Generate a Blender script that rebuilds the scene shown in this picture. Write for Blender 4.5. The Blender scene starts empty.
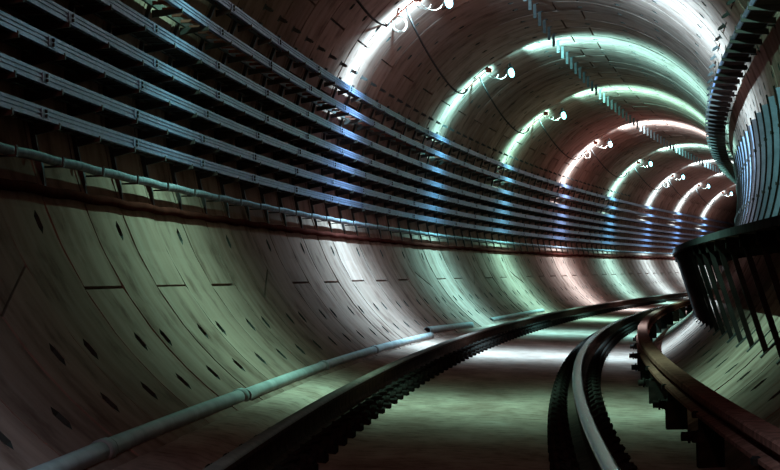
import bpy, math, random
from mathutils import Matrix, Vector
random.seed(7)
scene = bpy.context.scene
C = scene.collection

# ------------------------------------------------------------------ camera, world, exposure
CAM_X, CAM_Z = 0.1893, 0.7121
YAW, PITCH, ROLL, FPX = -0.0113, 0.0182, 0.0276, 2509.5
cam_data = bpy.data.cameras.new('camera')
cam_data.sensor_width = 36.0
cam_data.lens = FPX / 780 * 36.0
cam_data.clip_start = 0.1
cam_data.clip_end = 400
cam = bpy.data.objects.new('camera', cam_data)
C.objects.link(cam)
cp, sp, cf, sf = math.cos(YAW), math.sin(YAW), math.cos(PITCH), math.sin(PITCH)
fwd = Vector((sp * cf, cp * cf, sf))
right0 = Vector((cp, -sp, 0))
up0 = right0.cross(fwd)
ck, sk = math.cos(ROLL), math.sin(ROLL)
right = right0 * ck - up0 * sk
up = right0 * sk + up0 * ck
cam.matrix_world = Matrix(((right.x, up.x, -fwd.x, CAM_X), (right.y, up.y, -fwd.y, 0.0),
                           (right.z, up.z, -fwd.z, CAM_Z), (0, 0, 0, 1)))
scene.camera = cam

world = bpy.data.worlds.new('world')
scene.world = world
world.use_nodes = True
world.node_tree.nodes['Background'].inputs[0].default_value = (0.02, 0.012, 0.012, 1)
world.node_tree.nodes['Background'].inputs[1].default_value = 0.1
scene.view_settings.view_transform = 'Standard'
scene.view_settings.look = 'None'
scene.view_settings.gamma = 1
scene.view_settings.use_curve_mapping = False
scene.view_settings.exposure = 0.0

# lamps along the left of the crown: (distance, rgb tint, strength); the first is an added warm fill
LAMP_ANGLE, LAMP_DROP = 152.0, 0.30
LAMPS = [(-3.5, (1.0, .46, .36), 480), (7.8, (.36, .80, 1.0), 80), (18.3, (.28, .98, .77), 260),
         (30.2, (.31, .80, 1.0), 960), (41.0, (.23, .96, 1.0), 700), (52.4, (.24, 1.0, .88), 800),
         (64.6, (.48, .88, 1.0), 1000), (77.0, (.25, .97, 1.0), 1000), (88.5, (.31, .82, 1.0), 1200),
         (98.8, (.33, .82, 1.0), 1200), (109.5, (.33, .82, 1.0), 1200)]
# photometry of the lamps: shaded towards the lining above, weak along the tunnel axis, a spread shaped to set the lit bands
BETA = [(-180, 1.5), (-150, 1.5), (-122, 1.8), (-99, 1.3), (-77, .75), (-53, .45), (-44, .02), (0, 0.0), (30, .005), (38, .40), (65, .5),
        (85, .5), (105, .75), (130, 1.0), (150, 1.3), (180, 1.5)]
FAN = [(-180, 9), (-165, 7), (-148, 1.8), (-115, 1.8), (-95, 3.5), (-50, 5), (0, 4), (85, 5), (100, 8), (117, 8), (124, 3.2), (138, 3.2), (150, 9), (180, 9)]   # how tightly the light fans across the tunnel
LEAN = [(-180, 0), (-165, 10), (-145, 38), (-95, 42), (-77, 48), (-50, 50), (-30, 40), (30, 40), (45, 40), (65, 30), (85, 8), (100, 0), (120, -8), (140, -8), (150, 0), (180, 0)]   # degrees the fan leans down the tunnel
def lookup(tab, b):
    for (b0, w0), (b1, w1) in zip(tab, tab[1:]):
        if b0 <= b <= b1:
            return w0 + (w1 - w0) * (b - b0) / (b1 - b0)
    return tab[-1][1]
def photometry():
    rad_left, rad_up = math.sin(LAMP_ANGLE * math.pi / 180), -math.cos(LAMP_ANGLE * math.pi / 180)
    V = list(range(0, 181, 4))
    H = list(range(0, 361, 6))
    out = ['IESNA:LM-63-1995', 'TILT=NONE', f'1 1000 1 {len(V)} {len(H)} 1 2 0 0 0', '1 1 100',
           ' '.join(map(str, V)), ' '.join(map(str, H))]
    for h in H:
        t = (h - 180) * math.pi / 180
        left, upc = math.sin(t), math.cos(t)
        b = math.degrees(math.atan2(left * rad_up - upc * rad_left, left * rad_left + upc * rad_up))
        wgt, n, lean = (lookup(t_, b) for t_ in (BETA, FAN, LEAN))
        row = []
        for v in V:
            x = max(0.0, math.sin((v - lean) * math.pi / 180))
            row.append(f'{1000 * wgt * (x ** n):.3f}')
        out.append(' '.join(row))
    txt = bpy.data.texts.new('lamp_photometry')
    txt.write('\n'.join(out) + '\n')
    return txt
PHOTOMETRY = photometry()

# ------------------------------------------------------------------ the curved alignment
RC, AA = 284.127, -29.5212e-6
STEP = 0.05
SMIN, SMAX = -30.0, 150.0
_tab = {}
def _build():
    for sgn in (1, -1):
        x = y = h = 0.0
        n = int((SMAX if sgn > 0 else -SMIN) / STEP) + 2
        _tab[0] = (0.0, 0.0, 0.0)
        for i in range(1, n):
            s = sgn * (i - .5) * STEP
            c = max(1 / RC + AA * min(max(s, 0), 112), 0)
            hm = h + sgn * c * STEP / 2
            h += sgn * c * STEP
            x += sgn * math.sin(hm) * STEP
            y += sgn * math.cos(hm) * STEP
            _tab[sgn * i] = (x, y, h)
_build()
def frame(s):
    t = s / STEP
    i = math.floor(t)
    f = t - i
    a, b = _tab[i], _tab[i + 1]
    return tuple(a[k] * (1 - f) + b[k] * f for k in range(3))
def P(s, o, z):
    x, y, h = frame(s)
    return (x + o * math.cos(h), y - o * math.sin(h), z)
def MAT(s, o=0.0, z=0.0):
    x, y, h = frame(s)
    m = Matrix.Rotation(-h, 4, 'Z')
    m.translation = Vector(P(s, o, z))
    return m
OX, OZ, R = 0.2433, 2.0216, 2.6048
RING, RING0 = 1.289, 13.92
D2R = math.pi / 180
def arc(a, r):          # offset and height of the point at angle a (from the invert towards the left wall)
    return OX - r * math.sin(a * D2R), OZ - r * math.cos(a * D2R)

# ------------------------------------------------------------------ materials
def new_mat(name):
    m = bpy.data.materials.new(name)
    m.use_nodes = True
    nt = m.node_tree
    return m, nt, nt.nodes['Principled BSDF']
def N(nt, kind, **kw):
    n = nt.nodes.new(kind)
    for k, v in kw.items():
        setattr(n, k, v)
    return n
def ramp(nt, fac, stops):
    r = N(nt, 'ShaderNodeValToRGB')
    el = r.color_ramp.elements
    while len(el) < len(stops):
        el.new(.5)
    for e, (p, c) in zip(el, stops):
        e.position = p
        e.color = (*c, 1)
    nt.links.new(fac, r.inputs[0])
    return r.outputs[0]
def noise(nt, vec, scale, detail=4, rough=.55):
    n = N(nt, 'ShaderNodeTexNoise')
    n.inputs['Scale'].default_value = scale
    n.inputs['Detail'].default_value = detail
    n.inputs['Roughness'].default_value = rough
    nt.links.new(vec, n.inputs['Vector'])
    return n.outputs['Fac']
def mapping(nt, vec, scale, loc=None):
    m = N(nt, 'ShaderNodeMapping')
    m.inputs['Scale'].default_value = scale
    nt.links.new(vec, m.inputs['Vector'])
    if loc is not None:
        nt.links.new(loc, m.inputs['Location'])
    return m.outputs[0]
def mix(nt, a, b, fac, mode='MIX'):
    n = N(nt, 'ShaderNodeMix', data_type='RGBA', blend_type=mode)
    for sock, v in ((6, a), (7, b)):
        if isinstance(v, tuple):
            n.inputs[sock].default_value = (*v, 1)
        else:
            nt.links.new(v, n.inputs[sock])
    if isinstance(fac, (int, float)):
        n.inputs[0].default_value = fac
    else:
        nt.links.new(fac, n.inputs[0])
    return n.outputs[2]
def bump(nt, bsdf, h, strength, dist=.01):
    b = N(nt, 'ShaderNodeBump')
    b.inputs['Strength'].default_value = strength
    b.inputs['Distance'].default_value = dist
    nt.links.new(h, b.inputs['Height'])
    nt.links.new(b.outputs[0], bsdf.inputs['Normal'])

def concrete_lining():
    m, nt, b = new_mat('lining_concrete')
    uv = N(nt, 'ShaderNodeUVMap').outputs[0]
    oi = N(nt, 'ShaderNodeObjectInfo')
    cmb = N(nt, 'ShaderNodeCombineXYZ')
    mul = N(nt, 'ShaderNodeMath', operation='MULTIPLY')
    mul.inputs[1].default_value = 37.0
    nt.links.new(oi.outputs['Random'], mul.inputs[0])
    nt.links.new(mul.outputs[0], cmb.inputs[0])
    nt.links.new(mul.outputs[0], cmb.inputs[1])
    streak = noise(nt, mapping(nt, uv, (.35, 3.5, 1), cmb.outputs[0]), 1.3, 5, .5)
    blotch = noise(nt, mapping(nt, uv, (1, 1, 1), cmb.outputs[0]), 2.2, 5, .6)
    fine = noise(nt, mapping(nt, uv, (1, 1, 1), cmb.outputs[0]), 60, 3, .6)
    base = ramp(nt, streak, [(.22, (.185, .082, .066)), (.50, (.245, .115, .094)), (.8, (.29, .146, .122))])
    stain = ramp(nt, blotch, [(.30, (.48, .42, .40)), (.48, (.93, .92, .92)), (.7, (1.06, 1.05, 1.04))])
    col = mix(nt, base, stain, 1.0, 'MULTIPLY')
    tone = ramp(nt, oi.outputs['Random'], [(0, (.80, .79, .78)), (1, (1.08, 1.06, 1.06))])
    col = mix(nt, col, tone, 1.0, 'MULTIPLY')
    nt.links.new(col, b.inputs['Base Color'])
    rr = N(nt, 'ShaderNodeMapRange')
    rr.inputs['To Min'].default_value = .42
    rr.inputs['To Max'].default_value = .62
    nt.links.new(streak, rr.inputs['Value'])
    nt.links.new(rr.outputs[0], b.inputs['Roughness'])
    b.inputs['Specular IOR Level'].default_value = 0.0
    bump(nt, b, fine, .25, .006)
    return m
def concrete_floor():
    m, nt, b = new_mat('floor_concrete')
    g = N(nt, 'ShaderNodeTexCoord').outputs['Object']
    n1 = noise(nt, mapping(nt, g, (1, .35, 1)), 2.0, 6, .65)
    n2 = noise(nt, g, 9, 5, .6)
    n3 = noise(nt, g, 70, 3, .6)
    base = ramp(nt, n1, [(.3, (.17, .072, .058)), (.55, (.30, .148, .122)), (.75, (.39, .21, .178))])
    st = ramp(nt, n2, [(.3, (.55, .5, .48)), (.5, (1, 1, 1)), (.7, (1.08, 1.08, 1.08))])
    nt.links.new(mix(nt, base, st, .8, 'MULTIPLY'), b.inputs['Base Color'])
    b.inputs['Roughness'].default_value = .6
    b.inputs['Specular IOR Level'].default_value = 0.0
    bump(nt, b, n3, .35, .01)
    return m
def plain(name, col, rough=.6, metal=0.0, var=.35, scale=6, col2=None, bmp=0.0, spec=0.0):
    m, nt, b = new_mat(name)
    g = N(nt, 'ShaderNodeTexCoord').outputs['Object']
    n1 = noise(nt, g, scale, 4, .6)
    c2 = col2 or tuple(c * (1 - var) for c in col)
    nt.links.new(ramp(nt, n1, [(.35, c2), (.65, col)]), b.inputs['Base Color'])
    b.inputs['Roughness'].default_value = rough
    b.inputs['Metallic'].default_value = metal
    b.inputs['Specular IOR Level'].default_value = spec
    if bmp:
        bump(nt, b, noise(nt, g, scale * 12, 3), bmp, .004)
    return m
def emit(name, col, strength):
    m, nt, b = new_mat(name)
    nt.nodes.remove(b)
    e = N(nt, 'ShaderNodeEmission')
    e.inputs[0].default_value = (*col, 1)
    e.inputs[1].default_value = strength
    nt.links.new(e.outputs[0], nt.nodes['Material Output'].inputs[0])
    return m
M = dict(
    lining=concrete_lining(), floor=concrete_floor(),
    grout=plain('dark_grout_and_pockets', (.05, .038, .034), .9),
    galv=plain('galvanised_steel', (.135, .115, .195), .36, .6, .4, 9),
    galvdark=plain('dull_dark_steel', (.085, .055, .052), .55, .6, .4, 7),
    pan=plain('dark_tray_pan', (.05, .03, .028), .7, .0, .4, 5),
    redladder=plain('red_primed_steel', (.22, .06, .045), .6, .1, .4, 12),
    postgrey=plain('grey_painted_steel', (.30, .25, .34), .55, .1, .3, 8),
    rust=plain('rusty_steel', (.19, .055, .040), .7, .0, .5, 11, bmp=.4),
    railside=plain('dark_rusty_rail', (.06, .028, .022), .65, .1, .5, 10, bmp=.3),
    raildim=plain('underlit_rail_head', (.12, .06, .05), .5, .3, .4, 14),  # rust-brown left head, its colour also darkened for the weaker light there
    railtop=plain('worn_rail_head', (.13, .10, .095), .2, .9, .35, 14),
    clip=plain('dark_greasy_iron', (.024, .014, .012), .7, .0, .5, 15),
    hose=plain('dark_red_hose', (.05, .009, .007), .8, 0, .4, 6),
    cable=plain('dark_rubber_cable', (.05, .03, .028), .6, 0, .3, 6),
    cord=plain('pale_cord', (.34, .20, .17), .6, 0, .2, 9),
    pipe=plain('grey_plastic_pipe', (.33, .25, .25), .45, 0, .35, 4, spec=.06),
    collar=plain('dark_pipe_collar', (.10, .09, .09), .6, 0, .3, 6),
    box=plain('rust_red_bracket', (.32, .07, .05), .55, .1, .4, 20),
    shade=plain('lamp_shade_enamel', (.12, .11, .11), .5, .2, .2, 8),
    pipegrey=plain('grey_blue_conduit', (.20, .155, .18), .5, .2, .5, 13),
    deck=plain('walkway_deck_concrete', (.09, .06, .055), .75, 0, .4, 5),
    fascia=plain('walkway_edge_steel', (.055, .038, .04), .65, 0, .35, 6),
    strut=plain('walkway_strut_steel', (.026, .015, .014), .6, .0, .35, 8),
    stud=plain('pale_hanger_steel', (.13, .10, .10), .5, .2, .4, 12),
    peg=plain('anchor_steel', (.085, .062, .06), .55, .1, .4, 14),
)

# ------------------------------------------------------------------ mesh helpers
class MB:
    def __init__(s):
        s.v, s.f, s.sm = [], [], []
    def box(s, x0, x1, y0, y1, z0, z1, bev=0.0):
        n = len(s.v)
        if bev <= 0:
            s.v += [(x, y, z) for z in (z0, z1) for y in (y0, y1) for x in (x0, x1)]
            q = [(0, 2, 3, 1), (4, 5, 7, 6), (0, 1, 5, 4), (2, 6, 7, 3), (0, 4, 6, 2), (1, 3, 7, 5)]
            s.f += [tuple(n + i for i in f) for f in q]
        else:                      # chamfered top edges
            b = bev
            lo = [(x0, y0, z0), (x1, y0, z0), (x1, y1, z0), (x0, y1, z0)]
            mi = [(x0, y0, z1 - b), (x1, y0, z1 - b), (x1, y1, z1 - b), (x0, y1, z1 - b)]
            to = [(x0 + b, y0 + b, z1), (x1 - b, y0 + b, z1), (x1 - b, y1 - b, z1), (x0 + b, y1 - b, z1)]
            s.v += lo + mi + to
            s.f.append((n + 3, n + 2, n + 1, n))
            for k in (0, 4):
                for i in range(4):
                    j = (i + 1) % 4
                    s.f.append((n + k + i, n + k + j, n + k + 4 + j, n + k + 4 + i))
            s.f.append((n + 8, n + 9, n + 10, n + 11))
        return s
    def tube(s, pts, r, n=8, cap=True):
        pts = [Vector(p) for p in pts]
        rs = r if isinstance(r, (list, tuple)) else [r] * len(pts)
        base = len(s.v)
        ref = None
        for i, p in enumerate(pts):
            d = (pts[min(i + 1, len(pts) - 1)] - pts[max(i - 1, 0)]).normalized()
            if ref is None:
                ref = Vector((0, 0, 1)) if abs(d.z) < .9 else Vector((1, 0, 0))
            a = (ref - d * ref.dot(d)).normalized()
            ref = a
            b = d.cross(a)
            for k in range(n):
                t = 2 * math.pi * k / n
                s.v.append(tuple(p + (a * math.cos(t) + b * math.sin(t)) * rs[i]))
        for i in range(len(pts) - 1):
            for k in range(n):
                j = (k + 1) % n
                s.f.append((base + i * n + k, base + i * n + j, base + (i + 1) * n + j, base + (i + 1) * n + k))
                s.sm.append(len(s.f) - 1)
        if cap:
            s.f.append(tuple(base + k for k in range(n))[::-1])
            e = base + (len(pts) - 1) * n
            s.f.append(tuple(e + k for k in range(n)))
        return s
    def sweep(s, prof, s0, s1, step=.65, closed=True, cap=True):
        """profile of (offset, height) carried along the curved alignment; prof may be a function of s"""
        n = max(1, int(math.ceil((s1 - s0) / step)))
        base = len(s.v)
        pf = prof if callable(prof) else (lambda q: prof)
        k = len(pf(s0))
        for i in range(n + 1):
            q = s0 + (s1 - s0) * i / n
            s.v += [P(q, o, z) for o, z in pf(q)]
        for i in range(n):
            for j in range(k if closed else k - 1):
                jj = (j + 1) % k
                s.f.append((base + i * k + j, base + i * k + jj, base + (i + 1) * k + jj, base + (i + 1) * k + j))
        if closed and cap:
            s.f.append(tuple(base + j for j in range(k))[::-1])
            s.f.append(tuple(base + n * k + j for j in range(k)))
        return s
    def mesh(s, name, mat):
        me = bpy.data.meshes.new(name)
        me.from_pydata(s.v, [], s.f)
        mats = mat if isinstance(mat, list) else [mat]
        for m_ in mats:
            me.materials.append(m_)
        for i in s.sm:
            me.polygons[i].use_smooth = True
        me.update()
        return me
    def build(s, name, mat, parent=None, mw=None):
        return link(name, s.mesh(name, mat), parent, mw)
def fix_normals(me):
    import bmesh
    bm = bmesh.new()
    bm.from_mesh(me)
    bmesh.ops.recalc_face_normals(bm, faces=bm.faces)
    bm.to_mesh(me)
    bm.free()
WORLD = {}
def link(name, me, parent=None, mw=None):
    """link a mesh object; mw is its WORLD matrix (identity if none)"""
    o = bpy.data.objects.new(name, me)
    C.objects.link(o)
    w = mw if mw is not None else Matrix.Identity(4)
    WORLD[o] = w
    if parent is not None:
        o.parent = parent
        o.matrix_basis = WORLD[parent].inverted() @ w
    else:
        o.matrix_basis = w
    return o
def thing(name, label, cat, mw=None, group=None):
    o = bpy.data.objects.new(name, None)
    C.objects.link(o)
    o.empty_display_size = .1
    w = mw if mw is not None else Matrix.Identity(4)
    o.matrix_basis = w
    WORLD[o] = w
    return tag(o, label, cat, group)
def tag(o, label, cat, group=None):
    o['label'] = label
    o['category'] = cat
    if group:
        o['group'] = group
    return o

# ------------------------------------------------------------------ the lining: backing shells and ring segments
def shell(name, a0, a1):
    n = int((a1 - a0) / 6)
    mb = MB().sweep([arc(a0 + (a1 - a0) * i / n, R + .085) for i in range(n + 1)], -28, 148, 1.5, closed=False)
    o = mb.build(name, M['grout'])
    o['kind'] = 'structure'
    return o
wall_left = shell('wall_left', 20, 118)
ceiling = shell('ceiling', 118, 240)
wall_right = shell('wall_right', 240, 342)
wall_left['label'] = 'curved concrete segment wall behind the cable trays'
ceiling['label'] = 'arched concrete ring segments of the tunnel crown'
wall_right['label'] = 'curved concrete segment wall above and below the walkway'

def segment_mesh(a0, a1, pockets, tilt0=0.0, tilt1=0.0, far=False):
    """one precast segment in ring-local space (origin on the tunnel axis at mid ring); pockets: (angle, half, u, halfu)"""
    gap_a = .24
    la, lu = {a0 + gap_a, a1 - gap_a}, {0.0, 1.0}
    pk = [p for p in pockets if a0 + 3 < p[0] < a1 - 3]
    for a, ha, u, hu in pk:
        la |= {a - ha, a + ha}
        lu |= {u - hu, u + hu}
    n = max(2, int((a1 - a0) / 6))
    for i in range(1, n):
        a = a0 + (a1 - a0) * i / n
        if all(abs(a - x) > 1.2 for x in la):
            la.add(a)
    A, U = sorted(la), sorted(lu)
    nA, nU = len(A), len(U)
    v, f, uv = [], [], {}
    def vert(a, u, r):
        o, z = arc(a, r)
        y = (u - .5) * (RING - .040) * (1 - .0025 * o)
        v.append((o - OX, y, z - OZ))
        uv[len(v) - 1] = (a * D2R * R, y)
        return len(v) - 1
    def ang(i, u):
        if i == 0:
            return A[0] + tilt0 * (u - .5)
        if i == nA - 1:
            return A[-1] + tilt1 * (u - .5)
        return A[i]
    g = [[vert(ang(i, u), u, R) for u in U] for i in range(nA)]
    dark = []
    for i in range(nA - 1):
        for j in range(nU - 1):
            am, um = (A[i] + A[i + 1]) / 2, (U[j] + U[j + 1]) / 2
            hit = any(abs(am - a) < ha and abs(um - u) < hu for a, ha, u, hu in pk)
            q = (g[i][j], g[i][j + 1], g[i + 1][j + 1], g[i + 1][j])
            if not hit:
                f.append(q)
            else:
                am_, hw = (U[j] + U[j + 1]) / 2, (U[j + 1] - U[j]) / 2
                a_lo, a_hi = A[i], A[i + 1]
                la_ = a_hi - a_lo
                hexa = [(a_lo + .03 * la_, am_ - .35 * hw), (a_lo + .30 * la_, am_ + .92 * hw), (a_lo + .72 * la_, am_ + .92 * hw),
                        (a_hi - .03 * la_, am_ + .35 * hw), (a_lo + .70 * la_, am_ - .92 * hw), (a_lo + .28 * la_, am_ - .92 * hw)]
                hx = [vert(a_, u_, R) for a_, u_ in hexa]
                ac = (a_lo + a_hi) / 2
                hb = [vert(ac + (a_ - ac) * .72, am_ + (u_ - am_) * .72, R + .07) for a_, u_ in hexa]
                c0, c1, c2, c3 = q[0], q[1], q[2], q[3]
                B, R1, R2, T, L2, L1 = hx
                f += [(c0, c1, B), (c1, R1, B), (c1, c2, R2, R1), (c2, T, R2), (c2, c3, T), (c3, L2, T), (c3, c0, L1, L2), (c0, B, L1)]
                dark.append(len(f))
                f.append(tuple(hb))
                for k in range(6):
                    dark.append(len(f))
                    f.append((hx[k], hx[(k + 1) % 6], hb[(k + 1) % 6], hb[k]))
    # edges back to the shell
    ring = [g[i][0] for i in range(nA)] + [g[nA - 1][j] for j in range(1, nU)] + \
           [g[i][nU - 1] for i in range(nA - 2, -1, -1)] + [g[0][j] for j in range(nU - 2, 0, -1)]
    back = []
    for idx in ring:
        x, y, z = v[idx]
        k = (R + .10) / R
        v.append((x * k, y, z * k))
        uv[len(v) - 1] = uv[idx]
        back.append(len(v) - 1)
    for k in range(len(ring)):
        j = (k + 1) % len(ring)
        f.append((ring[j], ring[k], back[k], back[j]))
    me = bpy.data.meshes.new('lining_segment')
    me.from_pydata(v, [], f)
    me.materials.append(M['lining'])
    me.materials.append(M['grout'])
    for i in dark:
        me.polygons[i].material_index = 1  # pocket faces coloured dark, for dirt and for the shade inside them
    lay = me.uv_layers.new(name='UVMap')
    for lp in me.loops:
        lay.data[lp.index].uv = uv[lp.vertex_index]
    me.update()
    return me
def mk(parity):
    p = []
    for a in (44.3, 51.5, 131.5, 149, 166, 186, 199, 212, 228, 247.8, 255, 262, 313, 321):
        p.append((a, 1.7 if a in (44.3, 51.5, 313, 321) else 1.2, .57 if a not in (51.5, 255, 166) else .16 if parity else .45, .065))
    if parity:
        p += [(68.9, 1.7, .72, .06), (295, 1.0, .7, .045)]
    else:
        p += [(140, 1.0, .3, .045), (207, .8, .7, .05)]
    return p
CUTS = {0: [33, 60, 126, 186, 246, 306, 338], 1: [33, 84, 110, 178, 236, 290, 338]}
SEGM = {}
def seg(parity, i, tilt):
    key = (parity, i, tilt)
    if key not in SEGM:
        c = CUTS[parity]
        t0 = tilt if i > 0 and c[i] == 60 else 0
        t1 = tilt if c[i + 1] == 60 else 0
        SEGM[key] = segment_mesh(c[i], c[i + 1], mk(parity), t0, t1)
    return SEGM[key]
TILT = {-2: 6, 6: 6, 18: -6, 24: 6, 30: -6}
far_parts = {wall_left: [], ceiling: [], wall_right: []}
for k in range(-26, 96):
    sm = RING0 + (k + .5) * RING
    if sm < -20 or sm > 138:
        continue
    par = k % 2
    for i in range(6):
        root = wall_left if i < 2 else ceiling if i < 4 else wall_right
        me = seg(par, i, TILT.get(k, 0) if par == 0 else 0)
        w = MAT(sm, OX, OZ)
        jig = Matrix.Translation(Vector((random.uniform(-1, 1), 0, random.uniform(-1, 1))) * .004)
        if 3 < sm < 80:
            link('lining_segment', me, root, w @ jig)
        else:
            far_parts[root].append((me, w))
for root, lst in far_parts.items():
    v, f, uvs = [], [], []
    for me, w in lst:
        n = len(v)
        v += [tuple(w @ vv.co) for vv in me.vertices]
        for pl in me.polygons:
            f.append(tuple(n + q for q in pl.vertices))
            uvs += [tuple(me.uv_layers[0].data[l].uv) for l in pl.loop_indices]
    me = bpy.data.meshes.new('far_segments')
    me.from_pydata(v, [], f)
    me.materials.append(M['lining'])
    lay = me.uv_layers.new(name='UVMap')
    for i, q in enumerate(uvs):
        lay.data[i].uv = q
    o = link('far_segments', me, root)
    o['kind'] = 'stuff'

# ------------------------------------------------------------------ floor (canted slab with a haunch along the left wall)
FLOOR = [(-1.62, .0), (-1.47, -.045), (-1.30, -.055), (-1.14, -.085), (-1.04, -.13), (-.5, -.195), (0, -.222), (.755, -.262), (1.30, -.29), (1.47, -.285), (1.60, -.25)]
fl = MB().sweep(FLOOR + [(1.62, -.6), (-1.62, -.6)], -28, 148, .8).build('floor', M['floor'])
fl['kind'] = 'structure'
fl['label'] = 'stained concrete track slab between the rails'
def floor_z(o):
    for (a, za), (b, zb) in zip(FLOOR, FLOOR[1:]):
        if a <= o <= b:
            return za + (zb - za) * (o - a) / (b - a)
    return -.25

# ------------------------------------------------------------------ running rails with fasteners
def rail_prof(oc, zt):
    half = [(.0, 0.0), (.014, -.0010), (.024, -.0036), (.032, -.009), (.0365, -.018), (.0365, -.038), (.012, -.055), (.009, -.085), (.009, -.118), (.018, -.140), (.075, -.158), (.075, -.170)]
    pr = [(oc + a, zt + b) for a, b in half] + [(oc - a, zt + b) for a, b in half[::-1][:-1]]
    return pr
SLOPE = -.0525
def fastener_meshes():
    mb = MB()
    mb.box(-.20, .20, -.10, .10, -.225, -.172, .012)
    for sg in (-1, 1):
        mb.box(sg * .135 - .035, sg * .135 + .035, -.065, .065, -.19, -.125, .015)
        for yy in (-.065, .065):
            mb.tube([(sg * .172, yy, -.19), (sg * .172, yy, -.13)], .018, 6)
    base = mb.mesh('rail_fastener', M['clip'])
    mc = MB()
    mc.tube([(.075, -.05, -.155), (.10, -.055, -.125), (.13, -.05, -.105), (.16, -.02, -.100), (.165, .02, -.105), (.14, .05, -.115), (.085, .04, -.14)], .011, 6)
    mc.tube([(.135, 0, -.15), (.135, 0, -.085)], .017, 6)
    clip = mc.mesh('rail_clip', M['clip'])
    return base, clip
FB, FC = fastener_meshes()
def running_rail(oc, zt, label, head):
    root = thing('running_rail', label, 'rail', MAT(9.0, oc, zt - .17))
    pr = rail_prof(oc, zt)
    mb = MB()
    mb.sweep(pr, -10, 130, .8)
    me = mb.mesh('rail_section', [M['railside'], head])
    nn = len(pr)
    for p in me.polygons:
        j = p.index % nn
        if p.index < nn * int(math.ceil(140 / .8)) and (j in (0, 1, 2, 3) or j in (nn - 1, nn - 2, nn - 3, nn - 4)):
            p.material_index = 1
            p.use_smooth = True
    link('rail_section', me, root)
    tilt = Matrix.Rotation(math.atan(-SLOPE), 4, 'Y')
    fs = .6445
    for i in range(110):
        s = 7.4 + i * fs
        w = MAT(s, oc, zt) @ tilt
        fo = link('rail_fastener', FB, root, w)
        if s < 45:
            link('rail_clip', FC, fo, w)
            link('rail_clip', FC, fo, w @ Matrix.Rotation(math.pi, 4, 'Z'))
running_rail(-.755, .0375, 'left running rail with dark fasteners, sweeping along beside the grey pipe', M['raildim'])
running_rail(.755, -.0418, 'right running rail with polished top, next to the third rail', M['railtop'])

# ------------------------------------------------------------------ third rail
CO = 1.375
root = thing('conductor_rail', 'rust-brown third rail on dark block supports below the walkway', 'third rail', MAT(9, CO, -.29))
pr = [(-.055, .080), (-.045, .088), (.045, .088), (.055, .080), (.055, .050), (.018, .036), (.014, .008), (.072, -.008), (.072, -.026),
      (-.072, -.026), (-.072, -.008), (-.014, .008), (-.018, .036), (-.055, .050)]
MB().sweep([(CO + a, b) for a, b in pr], -10, 120, .6).build('rail_beam', M['rust'], root)
bb = MB().box(-.070, .065, -.075, .075, -.33, -.10, .01)
bb.box(-.055, .055, -.08, .08, -.10, -.026)
bb.box(-.095, -.070, -.06, .06, -.16, -.105)
BLOCK = bb.mesh('support_block', M['clip'])
bm_ = MB().tube([(-.15, 0, -.13), (-.07, 0, -.13)], [.024, .024], 8)
bm_.tube([(-.115, 0, -.13), (-.103, 0, -.13)], [.036, .036], 8)
BOLT = bm_.mesh('support_bolt', M['clip'])
nb = MB().box(-.09, -.052, -.05, .05, -.034, -.002, .008)
CLAMP = nb.mesh('foot_clamp', M['clip'])
for i in range(24):
    s = 6.45 + 3.27 * i
    b = link('support_block', BLOCK, root, MAT(s, CO, 0))
    link('support_bolt', BOLT, b, MAT(s, CO, 0))
    link('foot_clamp', CLAMP, b, MAT(s, CO, 0))
    link('foot_clamp', CLAMP, b, MAT(s, CO, 0) @ Matrix.Rotation(math.pi, 4, 'Z'))

# ------------------------------------------------------------------ cable trays on the left wall
TRAYS = [(-2.02, 3.02), (-2.02, 2.75), (-2.08, 2.495), (-2.10, 2.262), (-2.13, 2.08), (-2.15, 1.876), (-2.17, 1.685)]
ORD = ['topmost', 'second', 'third', 'fourth', 'fifth', 'sixth', 'lowest']
S_END = 125.0
def wall_o(z, r=R):
    return OX - math.sqrt(max(r * r - (z - OZ) ** 2, 0))
def channel(o, z, h=.074):
    t = h / 2
    # front channel: outer face towards the track (+o), two shallow grooves, returns at top and bottom
    return [(o - .030, z + t), (o, z + t), (o, z + .019), (o - .006, z + .016), (o - .006, z + .008), (o, z + .005), (o, z - .005),
            (o - .006, z - .008), (o - .006, z - .016), (o, z - .019), (o, z - t), (o - .030, z - t), (o - .030, z - t + .006),
            (o - .010, z - t + .006), (o - .010, z + t - .006), (o - .030, z + t - .006)]
rung_cache = {}
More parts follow.
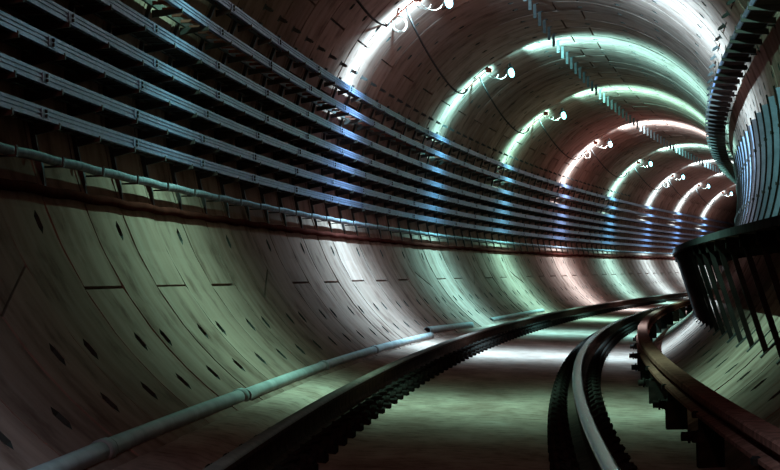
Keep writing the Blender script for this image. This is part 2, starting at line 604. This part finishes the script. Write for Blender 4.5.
for ti, (o, z) in enumerate(TRAYS):
    lab = f'{ORD[ti]} steel cable tray of the seven on the left wall'
    if ti in (1, 2, 3, 4, 5):
        lab = f'{ORD[ti]} steel cable tray counted from the top on the left wall'
    root = thing('cable_tray', lab, 'cable tray', MAT(9, o, z), 'cable trays stacked on the left wall')
    MB().sweep(channel(o, z), 5, S_END, .65).build('side_rail', M['galv'], root)
    ob = wall_o(z, R - .055)
    MB().sweep([(ob, z + .02), (ob + .018, z + .02), (ob + .018, z - .037), (ob, z - .037)], 5, S_END, 1.3).build('rear_rail', M['galvdark'], root)
    if ti >= 2:
        MB().sweep([(ob + .018, z - .030), (o - .011, z - .030), (o - .011, z - .026), (ob + .018, z - .026)], 5, S_END, 1.3).build('tray_pan', M['pan'], root)
    wd = o - .010 - ob
    rm = MB().box(0, wd, -.022, .022, -.040 if ti >= 2 else -.026, -.030 if ti >= 2 else -.004).mesh('rung', M['redladder'] if ti < 2 else M['galvdark'])
    far = MB()
    n = 0
    s = 9.0 + .1 * ti
    while s < 100:
        if s < 62:
            link('rung', rm, root, MAT(s, ob + .004, z))
        else:
            m0 = MAT(s, ob + .004, z)
            base = len(far.v)
            for vv in rm.vertices:
                far.v.append(tuple(m0 @ vv.co))
            far.f += [tuple(base + q for q in p.vertices) for p in rm.polygons]
        s += .43
    fo = far.build('far_rungs', M['redladder'] if ti < 2 else M['galvdark'], root)
    fo['kind'] = 'stuff'
    # splice plates with bolts on the face of the tray
    spl = MB().box(-.001, .004, -.10, .10, -.026, .026).mesh('splice_plate', M['galv'])
    sm_ = MB()
    for zz in (-.013, .013):
        sm_.tube([(.003, 0, zz), (.016, 0, zz)], .011, 6)
    splb = sm_.mesh('splice_bolt', M['galvdark'])
    s = 10.7 + [0.9, .2, .35, .45, .0, -.1, -.05][ti] + (0 if ti % 2 else .0)
    while s < 75:
        sp_ = link('splice_plate', spl, root, MAT(s, o, z))
        link('splice_bolt', splb, sp_, MAT(s, o, z))
        s += 3.05

# upright brackets that carry the trays
def bracket(sc):
    root = thing('tray_bracket', 'dark curved steel upright with seven cantilever arms holding the left cable trays', 'bracket',
                 MAT(sc, wall_o(1.33) + .03, 1.33), 'tray brackets on the left wall')
    return root
pm = MB()
prev = None
NA = 16
vv, ff = [], []
for i in range(NA + 1):
    a = 73.6 + (115.5 - 73.6) * i / NA
    dep = .030 if i > 0 else .010
    for r_, y_ in ((R + .004, -.025), (R - dep, -.025), (R - dep, .025), (R + .004, .025)):
        oo, zz = arc(a, r_)
        vv.append((oo - wall_o(1.33) - .03, y_, zz - 1.33))
for i in range(NA):
    for j in range(4):
        k = (j + 1) % 4
        ff.append((i * 4 + j, i * 4 + k, i * 4 + 4 + k, i * 4 + 4 + j))
ff += [(3, 2, 1, 0), tuple(NA * 4 + j for j in range(4))]
pm.v, pm.f = vv, ff
POST = pm.mesh('upright', M['galvdark'])
ARMS = []
for (o, z) in TRAYS:
    ob = wall_o(z, R - .03)
    x0, x1 = ob - wall_o(1.33) - .03, o + .016 - wall_o(1.33) - .03
    zz = z - 1.33 - .041
    mb = MB()
    n = len(mb.v)
    # tapered arm: deep at the wall, shallow at the tip which turns up
    for y_ in (-.018, .018):
        mb.v += [(x0, y_, zz), (x1, y_, zz), (x1, y_, zz - .024), (x0, y_, zz - .055)]
    mb.f += [(0, 1, 2, 3), (7, 6, 5, 4), (0, 4, 5, 1), (1, 5, 6, 2), (2, 6, 7, 3), (3, 7, 4, 0)]
    mb.box(x1 - .006, x1, -.018, .018, zz, zz + .010)
    ARMS.append(mb.mesh('arm', M['galvdark']))
sm2 = MB().box(-.01, .10, -.02, .02, 1.443 - 1.33 - .040, 1.443 - 1.33 - .030)
sm2.box(.092, .102, -.02, .02, 1.443 - 1.33 - .032, 1.443 - 1.33 + .02)
SADDLE = sm2.mesh('pipe_saddle', M['galvdark'])
for k in range(-4, 52):
    sc = 14.06 + k * RING
    b = bracket(sc)
    w = WORLD[b]
    link('upright', POST, b, w)
    for a in ARMS:
        link('arm', a, b, w)
    link('pipe_saddle', SADDLE, b, w)

# conduit below the trays and the dark red hose on the wall
def swept_pipe(name, o, z, r, s0, s1, mat, label, cat, n=10, step=.65, wob=0.0):
    pts = []
    k = int((s1 - s0) / step)
    for i in range(k + 1):
        q = s0 + (s1 - s0) * i / k
        dz = wob * math.sin(q * 2 * math.pi / RING - 1.2)
        pts.append(P(q, o, z + dz))
    ob_ = MB().tube(pts, r, n).build(name, mat)
    tag(ob_, label, cat)
    return ob_
swept_pipe('conduit_pipe', -2.19, 1.443, .028, 5, S_END, M['pipegrey'], 'thin blue-grey conduit in saddles below the lowest cable tray', 'conduit', step=.32, wob=.004)
c = swept_pipe('wall_hose', wall_o(1.273) + .032, 1.268, .030, 5, S_END, M['hose'], 'dark red hose running along the left wall below the conduit', 'hose', step=.32, wob=.006)

# ------------------------------------------------------------------ grey drain pipe pieces at the foot of the left wall
PR = .045
def pipe_piece(s0, s1, o0, o1, z0, z1, label, collar=True, r=PR):
    k = max(4, int((s1 - s0) / .5))
    root = thing('drain_pipe', label, 'pipe', MAT(s0, o0, z0 - r), 'drain pipes along the left wall')
    mb = MB()
    pts = [Vector(P(s0 + (s1 - s0) * i / k, o0 + (o1 - o0) * i / k, z0 + (z1 - z0) * i / k)) for i in range(k + 1)]
    mb.tube(pts, r, 14, cap=False)
    mb.tube(pts, r - .006, 14, cap=False)
    nb_ = 14
    q = (k + 1) * nb_
    for e in (0, k):
        for j in range(nb_):
            jj = (j + 1) % nb_
            mb.f.append((e * nb_ + j, e * nb_ + jj, q + e * nb_ + jj, q + e * nb_ + j))
    mb.build('pipe_wall', M['pipe'], root)
    if collar:
        d = (pts[-1] - pts[-2]).normalized()
        mc = MB().tube([pts[-1] - d * .16, pts[-1] - d * .155, pts[-1] + d * .02, pts[-1] + d * .025], [r + .001, r + .008, r + .008, r + .001], 14, cap=False)
        mc.build('socket_collar', M['pipe'], root)
        m2 = MB().tube([pts[-1] + d * .02, pts[-1] + d * .05], [r + .005, r + .005], 14)
        m2.build('seal_ring', M['collar'], root)
po = -1.405
pipe_piece(5.0, 10.9, po, po, .012, .010, 'grey drain pipe length nearest the camera at the foot of the left wall')
pipe_piece(10.97, 16.0, po, po, .010, .0, 'second grey drain pipe length from the camera beside the left rail')
pipe_piece(16.07, 21.35, po + .015, po, -.002, -.004, 'third grey drain pipe length from the camera beside the left rail')
pipe_piece(21.42, 25.95, po, po + .005, -.004, -.004, 'fourth grey drain pipe length from the camera, brightly lit')
pipe_piece(26.02, 32.4, po, po + .035, -.004, -.012, 'fifth grey drain pipe length ending beside the open loose pipe', False)
pipe_piece(32.6, 38.6, po - .03, po + .02, .052, -.004, 'loose pipe with an open dark end lying beside the drain pipe', False, .047)
pipe_piece(42.2, 52.5, po, po, -.004, -.004, 'farthest short dark pipe lying along the left wall', False)

# ------------------------------------------------------------------ walkway on the right
WO, WZ = 1.7662, .995
root = thing('walkway', 'raised walkway on raking steel struts along the right wall', 'walkway', MAT(20, 2.05, .14))
W0, W1 = 8.0, 90.0
MB().sweep([(WO, WZ), (WO + .012, WZ), (WO + .03, WZ - .012), (WO + .03, WZ - .052), (WO, WZ - .052)], W0, W1, .65).build('edge_beam', M['fascia'], root)
def right_o(z, r=R):
    return OX + math.sqrt(max(r * r - (z - OZ) ** 2, 0))
s = W0
k = 0
while s < 82:
    MB().sweep([(WO + .031, WZ - .006), (right_o(WZ) + .005, WZ - .006), (right_o(WZ) + .005, WZ - .05), (WO + .031, WZ - .05)], s + .006, s + RING - .006, .65).build('deck_panel', M['deck'], root)
    s += RING
fw, fz = 2.045, .145
mb = MB()
dx, dz = fw - (WO + .02), fz - (WZ - .05)
ln = math.hypot(dx, dz)
nx, nz = -dz / ln, dx / ln
for t in (-.02, .02):
    mb.v += [(WO + .03 + nx * .0, t, WZ - .052), (WO + .03 + .035, t, WZ - .052), (fw + .03, t, fz - .008), (fw - .005, t, fz - .03)]
mb.f += [(0, 1, 2, 3), (7, 6, 5, 4), (0, 4, 5, 1), (1, 5, 6, 2), (2, 6, 7, 3), (3, 7, 4, 0)]
STRUT = mb.mesh('strut', M['strut'])
mb = MB()
mb.box(WO + .03, right_o(WZ - .1) + .004, -.02, .02, WZ - .13, WZ - .0505)
BEAM = mb.mesh('deck_beam', M['strut'])
mb = MB()
# base plate lying on the wall at the strut foot
for t in (-.04, .04):
    for a, r_ in ((-42.8, R + .002), (-42.8, R - .012), (-46, R - .012), (-46, R + .002)):
        oo, zz = arc(a, r_)
        mb.v.append((oo, t, zz))
mb.f += [(0, 1, 2, 3), (7, 6, 5, 4), (0, 4, 5, 1), (1, 5, 6, 2), (2, 6, 7, 3), (3, 7, 4, 0)]
FOOT = mb.mesh('foot_plate', M['peg'])
for k in range(60):
    sc = 8.35 + k * RING
    w = MAT(sc)
    st = link('strut', STRUT, root, w)
    link('foot_plate', FOOT, st, w)
    link('deck_beam', BEAM, root, w)

# ------------------------------------------------------------------ cable posts on the right wall above the walkway
vv, ff = [], []
NA = 12
A0, A1 = -68.5, -101.0
for i in range(NA + 1):
    a = A0 + (A1 - A0) * i / NA
    for r_, y_ in ((R + .004, -.025), (R - .070, -.025), (R - .070, .025), (R + .004, .025)):
        oo, zz = arc(a, r_)
        vv.append((oo - 2.7, y_, zz - 1.0))
for i in range(NA):
    for j in range(4):
        k = (j + 1) % 4
        ff.append((i * 4 + j, i * 4 + k, i * 4 + 4 + k, i * 4 + 4 + j))
ff += [(3, 2, 1, 0), tuple(NA * 4 + j for j in range(4))]
pm = MB()
pm.v, pm.f = vv, ff
RPOST = pm.mesh('post_channel', M['postgrey'])
pm = MB()
for i in range(NA + 1):
    a = A0 + (A1 - .6 - A0) * i / NA
    for r_, y_ in ((R - .068, -.034), (R - .084, -.034), (R - .084, .034), (R - .068, .034)):
        oo, zz = arc(a, r_)
        pm.v.append((oo - 2.7, y_, zz - 1.0))
pm.f = list(ff)
RSHADOW = pm.mesh('shadow_strip', M['clip'])  # added dark strip standing in for the shadow beside each post
HOOKS = []
for a in (-92.5, -79.5):
    o1, z1 = arc(a, R - .070)
    mb = MB()
    x, zz = o1 - 2.7, z1 - 1.0
    mb.box(x - .022, x + .008, -.034, .034, zz - .012, zz + .012)
    mb.box(x - .028, x - .018, -.034, .034, zz - .012, zz + .022)
    HOOKS.append(mb.mesh('cable_hook', M['galvdark']))
for k in range(-2, 36):
    sc = 26.3 + k * RING
    t = thing('cable_post', 'curved grey cable post with empty hooks on the right wall above the walkway', 'cable post', MAT(sc, 2.7, 1.0), 'cable posts above the walkway')
    link('post_channel', RPOST, t, WORLD[t])
    link('shadow_strip', RSHADOW, t, WORLD[t])
    for hk in HOOKS:
        link('cable_hook', hk, t, WORLD[t])

# ------------------------------------------------------------------ tray high on the right wall
root = thing('cable_tray', 'dark cable tray with ribbed underside high on the right wall', 'cable tray', MAT(20, 2.3, 2.92))
TO, TZ = 2.32, 2.98
to1 = 2.615
MB().sweep([(TO, TZ + .05), (TO + .012, TZ + .05), (TO + .012, TZ - .02), (TO, TZ - .02)], 12, 110, .65).build('side_rail', M['galv'], root)
MB().sweep([(TO + .012, TZ - .005), (to1 - .06, TZ - .005), (to1 - .06, TZ - .018), (TO + .012, TZ - .018)], 12, 110, .65).build('tray_pan', M['pan'], root)
MB().sweep([(to1 - .06, TZ + .05), (to1 - .048, TZ + .05), (to1 - .048, TZ - .02), (to1 - .06, TZ - .02)], 12, 110, .65).build('rear_rail', M['galvdark'], root)
mb = MB()
x1 = to1 - .02 - TO
for t in (-.03, .03):
    mb.v += [(-.03, t, -.02), (x1, t, -.02), (x1, t, -.075), (-.03, t, -.05)]
mb.f += [(0, 1, 2, 3), (7, 6, 5, 4), (0, 4, 5, 1), (1, 5, 6, 2), (2, 6, 7, 3), (3, 7, 4, 0)]
mb.box(-.036, -.028, -.03, .03, -.05, .02)

RARM = mb.mesh('arm', M['galvdark'])
TIE = MB().box(x1 - .005, right_o(TZ) - TO + .01, -.008, .008, .0, .02).mesh('wall_tie', M['galvdark'])
for k in range(70):
    link('arm', RARM, root, MAT(17.4 + 1.03 * k, TO, TZ))
    if k % 3 == 0:
        link('wall_tie', TIE, root, MAT(17.4 + 1.03 * k, TO, TZ))

# ------------------------------------------------------------------ anchors on the lining and hanger bars at the crown
mb = MB().box(-.03, .03, -.03, .03, -.004, .008)
mb.box(-.018, .018, -.012, .012, .006, .075, .006)
mb.tube([(0, 0, .075), (0, 0, .09)], .011, 6)
PEG = mb.mesh('anchor_bracket', M['peg'])
def on_wall(s, a, r=R):
    """local z points from the lining to the tunnel axis, local x runs round the ring"""
    o, z = arc(a, r)
    m = MAT(s, o, z)
    return m @ Matrix.Rotation(math.atan2(OX - o, OZ - z), 4, 'Y')
for k in range(60):
    o = link('anchor_bracket', PEG, None, on_wall(20.9 + 1.03 * k, 118.6))
    tag(o, 'small steel anchor standing off the lining just above the topmost left tray', 'anchor', 'anchors above the left cable trays')
for k in range(40):
    o = link('anchor_bracket', PEG, None, on_wall(23.2 + 1.34 * k, -124.3))
    tag(o, 'small steel anchor standing off the lining just above the right ribbed tray', 'anchor', 'anchors above the right cable tray')
mb = MB().box(-.05, .05, -.06, .06, -.01, .004)
mb.box(-.022, .022, -.008, .008, -.215, -.008)
mb.box(-.022, .022, -.03, .008, -.215, -.20)
STUD = mb.mesh('hanger_bar', M['peg'])
ao, az = arc(172.6, R)
for k in range(64):
    o = link('hanger_bar', STUD, None, MAT(31.3 + 1.13 * k, ao, az + .006))
    tag(o, 'short flat hanger bar pointing down from the tunnel crown', 'hanger', 'hanger bars in a row at the crown')

# ------------------------------------------------------------------ lamps on the left of the crown, their brackets, cords and supply cables
def loc(a, r, y=0.0):
    return Vector((-r * math.sin(a * D2R), y, -r * math.cos(a * D2R)))
def revolve(prof, org, axis, n=14):
    axis = axis.normalized()
    return [org + axis * h for h, r in prof], [r for h, r in prof]
LB = loc(LAMP_ANGLE, R - LAMP_DROP)                    # bulb centre in ring space
inward = -loc(LAMP_ANGLE, 1.0).normalized()
AX = (inward * .6 + Vector((0, -.35, -.75))).normalized()
pts, rs = revolve([(-.075, .020), (-.055, .036), (-.02, .046), (.03, .046), (.06, .036), (.078, .016), (.082, .003)], LB, AX)
BULB = MB().tube(pts, rs, 14)
pts, rs = revolve([(-.16, .018), (-.155, .026), (-.10, .028), (-.07, .030)], LB, AX)
SOCK = MB().tube(pts, rs, 12).mesh('socket', M['shade'])
pts, rs = revolve([(-.105, .028), (-.095, .060), (-.07, .088), (-.066, .088), (-.09, .058), (-.098, .028)], LB, inward)
SHADE = MB().tube(pts, rs, 18, cap=False).mesh('lamp_shade', M['shade'])
mb = MB()
mb.tube([loc(a, R - .05) for a in (133.5, 136, 138.5, 141, 143.5, 146)], .011, 6)
for a in (134.2, 139.6, 145.4):
    mb.tube([loc(a, R + .003), loc(a, R - .055)], .009, 6)
BARM = mb.mesh('bracket_bar', M['box'])
mb = MB()
q = loc(145.2, R - .06)
mb.box(q.x - .05, q.x + .05, -.05, .05, q.z - .035, q.z + .035, .012)
JBOX = mb.mesh('junction_box', M['box'])
def bez(a, b, c_, d, n=12):
    return [a * (1 - t) ** 3 + b * 3 * t * (1 - t) ** 2 + c_ * 3 * t * t * (1 - t) + d * t ** 3 for t in [i / n for i in range(n + 1)]]
top = LB - AX * .155
mb = MB().tube(bez(loc(145, R - .09), loc(145, R - .30), loc(149, R - .42), top + Vector((0, 0, .03))), .005, 6)
CORD = mb.mesh('lamp_cord', M['cord'])
mb = MB().tube(bez(loc(143.5, R - .06), loc(143.5, R - .22), loc(146.5, R - .26), loc(147.2, R - .20)), .006, 6)
HOOKC = mb.mesh('cord_tail', M['cord'])
mb = MB()
cc = loc(136.6, R - .15)
for rr, dy in ((.085, 0), (.072, .02), (.092, -.02)):
    mb.tube([cc + Vector((rr * math.cos(t), dy, rr * math.sin(t) * 1.1)) for t in [2 * math.pi * i / 20 for i in range(21)]], .006, 6)
mb.tube([cc + Vector((.02, 0, .08)), loc(139, R - .05)], .009, 6)
COIL = mb.mesh('cable_coil', M['cord'])
IES_GAIN = .085
WHICH = {3: 'nearest visible bulb lamp, at the top edge, with a coiled cord beside it',
         4: 'second hanging bulb lamp from the top edge, left of the crown',
         5: 'third hanging bulb lamp from the top edge, left of the crown',
         6: 'fourth hanging bulb lamp from the top edge, pinkish white, with a coiled cord',
         7: 'fifth hanging bulb lamp from the top edge, deep in the tunnel',
         8: 'sixth hanging bulb lamp from the top edge, deep in the tunnel',
         9: 'second farthest hanging bulb lamp before the tunnel bends away',
         10: 'farthest hanging bulb lamp where the tunnel bends away',
         0: 'added warm fill bulb at the crown behind the camera, unseen', 1: 'bulb lamp hanging at the crown just above the camera',
         2: 'greenish bulb lamp hanging above the top of the frame'}
for i, (s, col, st) in enumerate(LAMPS):
    w = MAT(s, OX, OZ)
    t = thing('tunnel_lamp', WHICH[i], 'lamp', on_wall(s, 140.0), 'lamps along the crown')
    link('bracket_bar', BARM, t, w)
    link('junction_box', JBOX, t, w)
    link('lamp_cord', CORD, t, w)
    link('cord_tail', HOOKC, t, w)
    so = link('socket', SOCK, t, w)
    link('lamp_shade', SHADE, so, w)
    bme = BULB.mesh('bulb', emit('lamp_glow', col, 9))
    link('bulb', bme, t, w)
    ld = bpy.data.lights.new('lamp_light', 'POINT')
    ld.energy = st * IES_GAIN
    ld.color = col
    ld.shadow_soft_size = .035
    ld.use_nodes = True
    nt = ld.node_tree
    em = next(n for n in nt.nodes if n.type == 'EMISSION')
    ies = nt.nodes.new('ShaderNodeTexIES')
    ies.mode = 'INTERNAL'
    ies.ies = PHOTOMETRY
    if i:                                   # the lamp behind the camera is an added warm fill, spreading evenly
        nt.links.new(ies.outputs[0], em.inputs['Strength'])
    else:
        ld.energy = st
    lo = bpy.data.objects.new('lamp_light', ld)
    C.objects.link(lo)
    fr = w.to_3x3()
    left_, fwd_, up_ = -fr.col[0], fr.col[1], fr.col[2]
    m = Matrix((left_, up_, fwd_)).transposed().to_4x4()
    m.translation = w @ (LB + inward * .10)
    lo.parent = t
    lo.matrix_basis = WORLD[t].inverted() @ m
    if i in (3, 6, 8):
        link('cable_coil', COIL, t, w)
NEXT = ['from the added fill bulb behind the camera', 'above the camera', 'reaching the nearest visible lamp', 'between the first and second visible lamps',
        'between the second and third visible lamps', 'between the third and fourth visible lamps', 'between the fourth and fifth visible lamps',
        'between the fifth and sixth visible lamps', 'between the sixth and seventh visible lamps', 'between the two farthest lamps']
def ring_pt(s, a, r):
    o, z = arc(a, r)
    return Vector(P(s, o, z))
for i in range(len(LAMPS) - 1):
    s0, s1 = LAMPS[i][0], LAMPS[i + 1][0]
    pts = []
    for k in range(29):
        t = k / 28
        sag = .42 * math.sin(math.pi * min(1, t * 1.0)) ** .8
        a = 141.0 + (135.0 - 141.0) * t
        pts.append(ring_pt(s0 + (s1 - s0) * t, a, R - .055) + Vector((.12 * math.sin(math.pi * t), 0, -sag)))
    o = MB().tube(pts, .013, 6).build('supply_cable', M['cable'])
    tag(o, 'sagging dark supply cable ' + NEXT[i], 'cable', 'supply cables between the lamps')
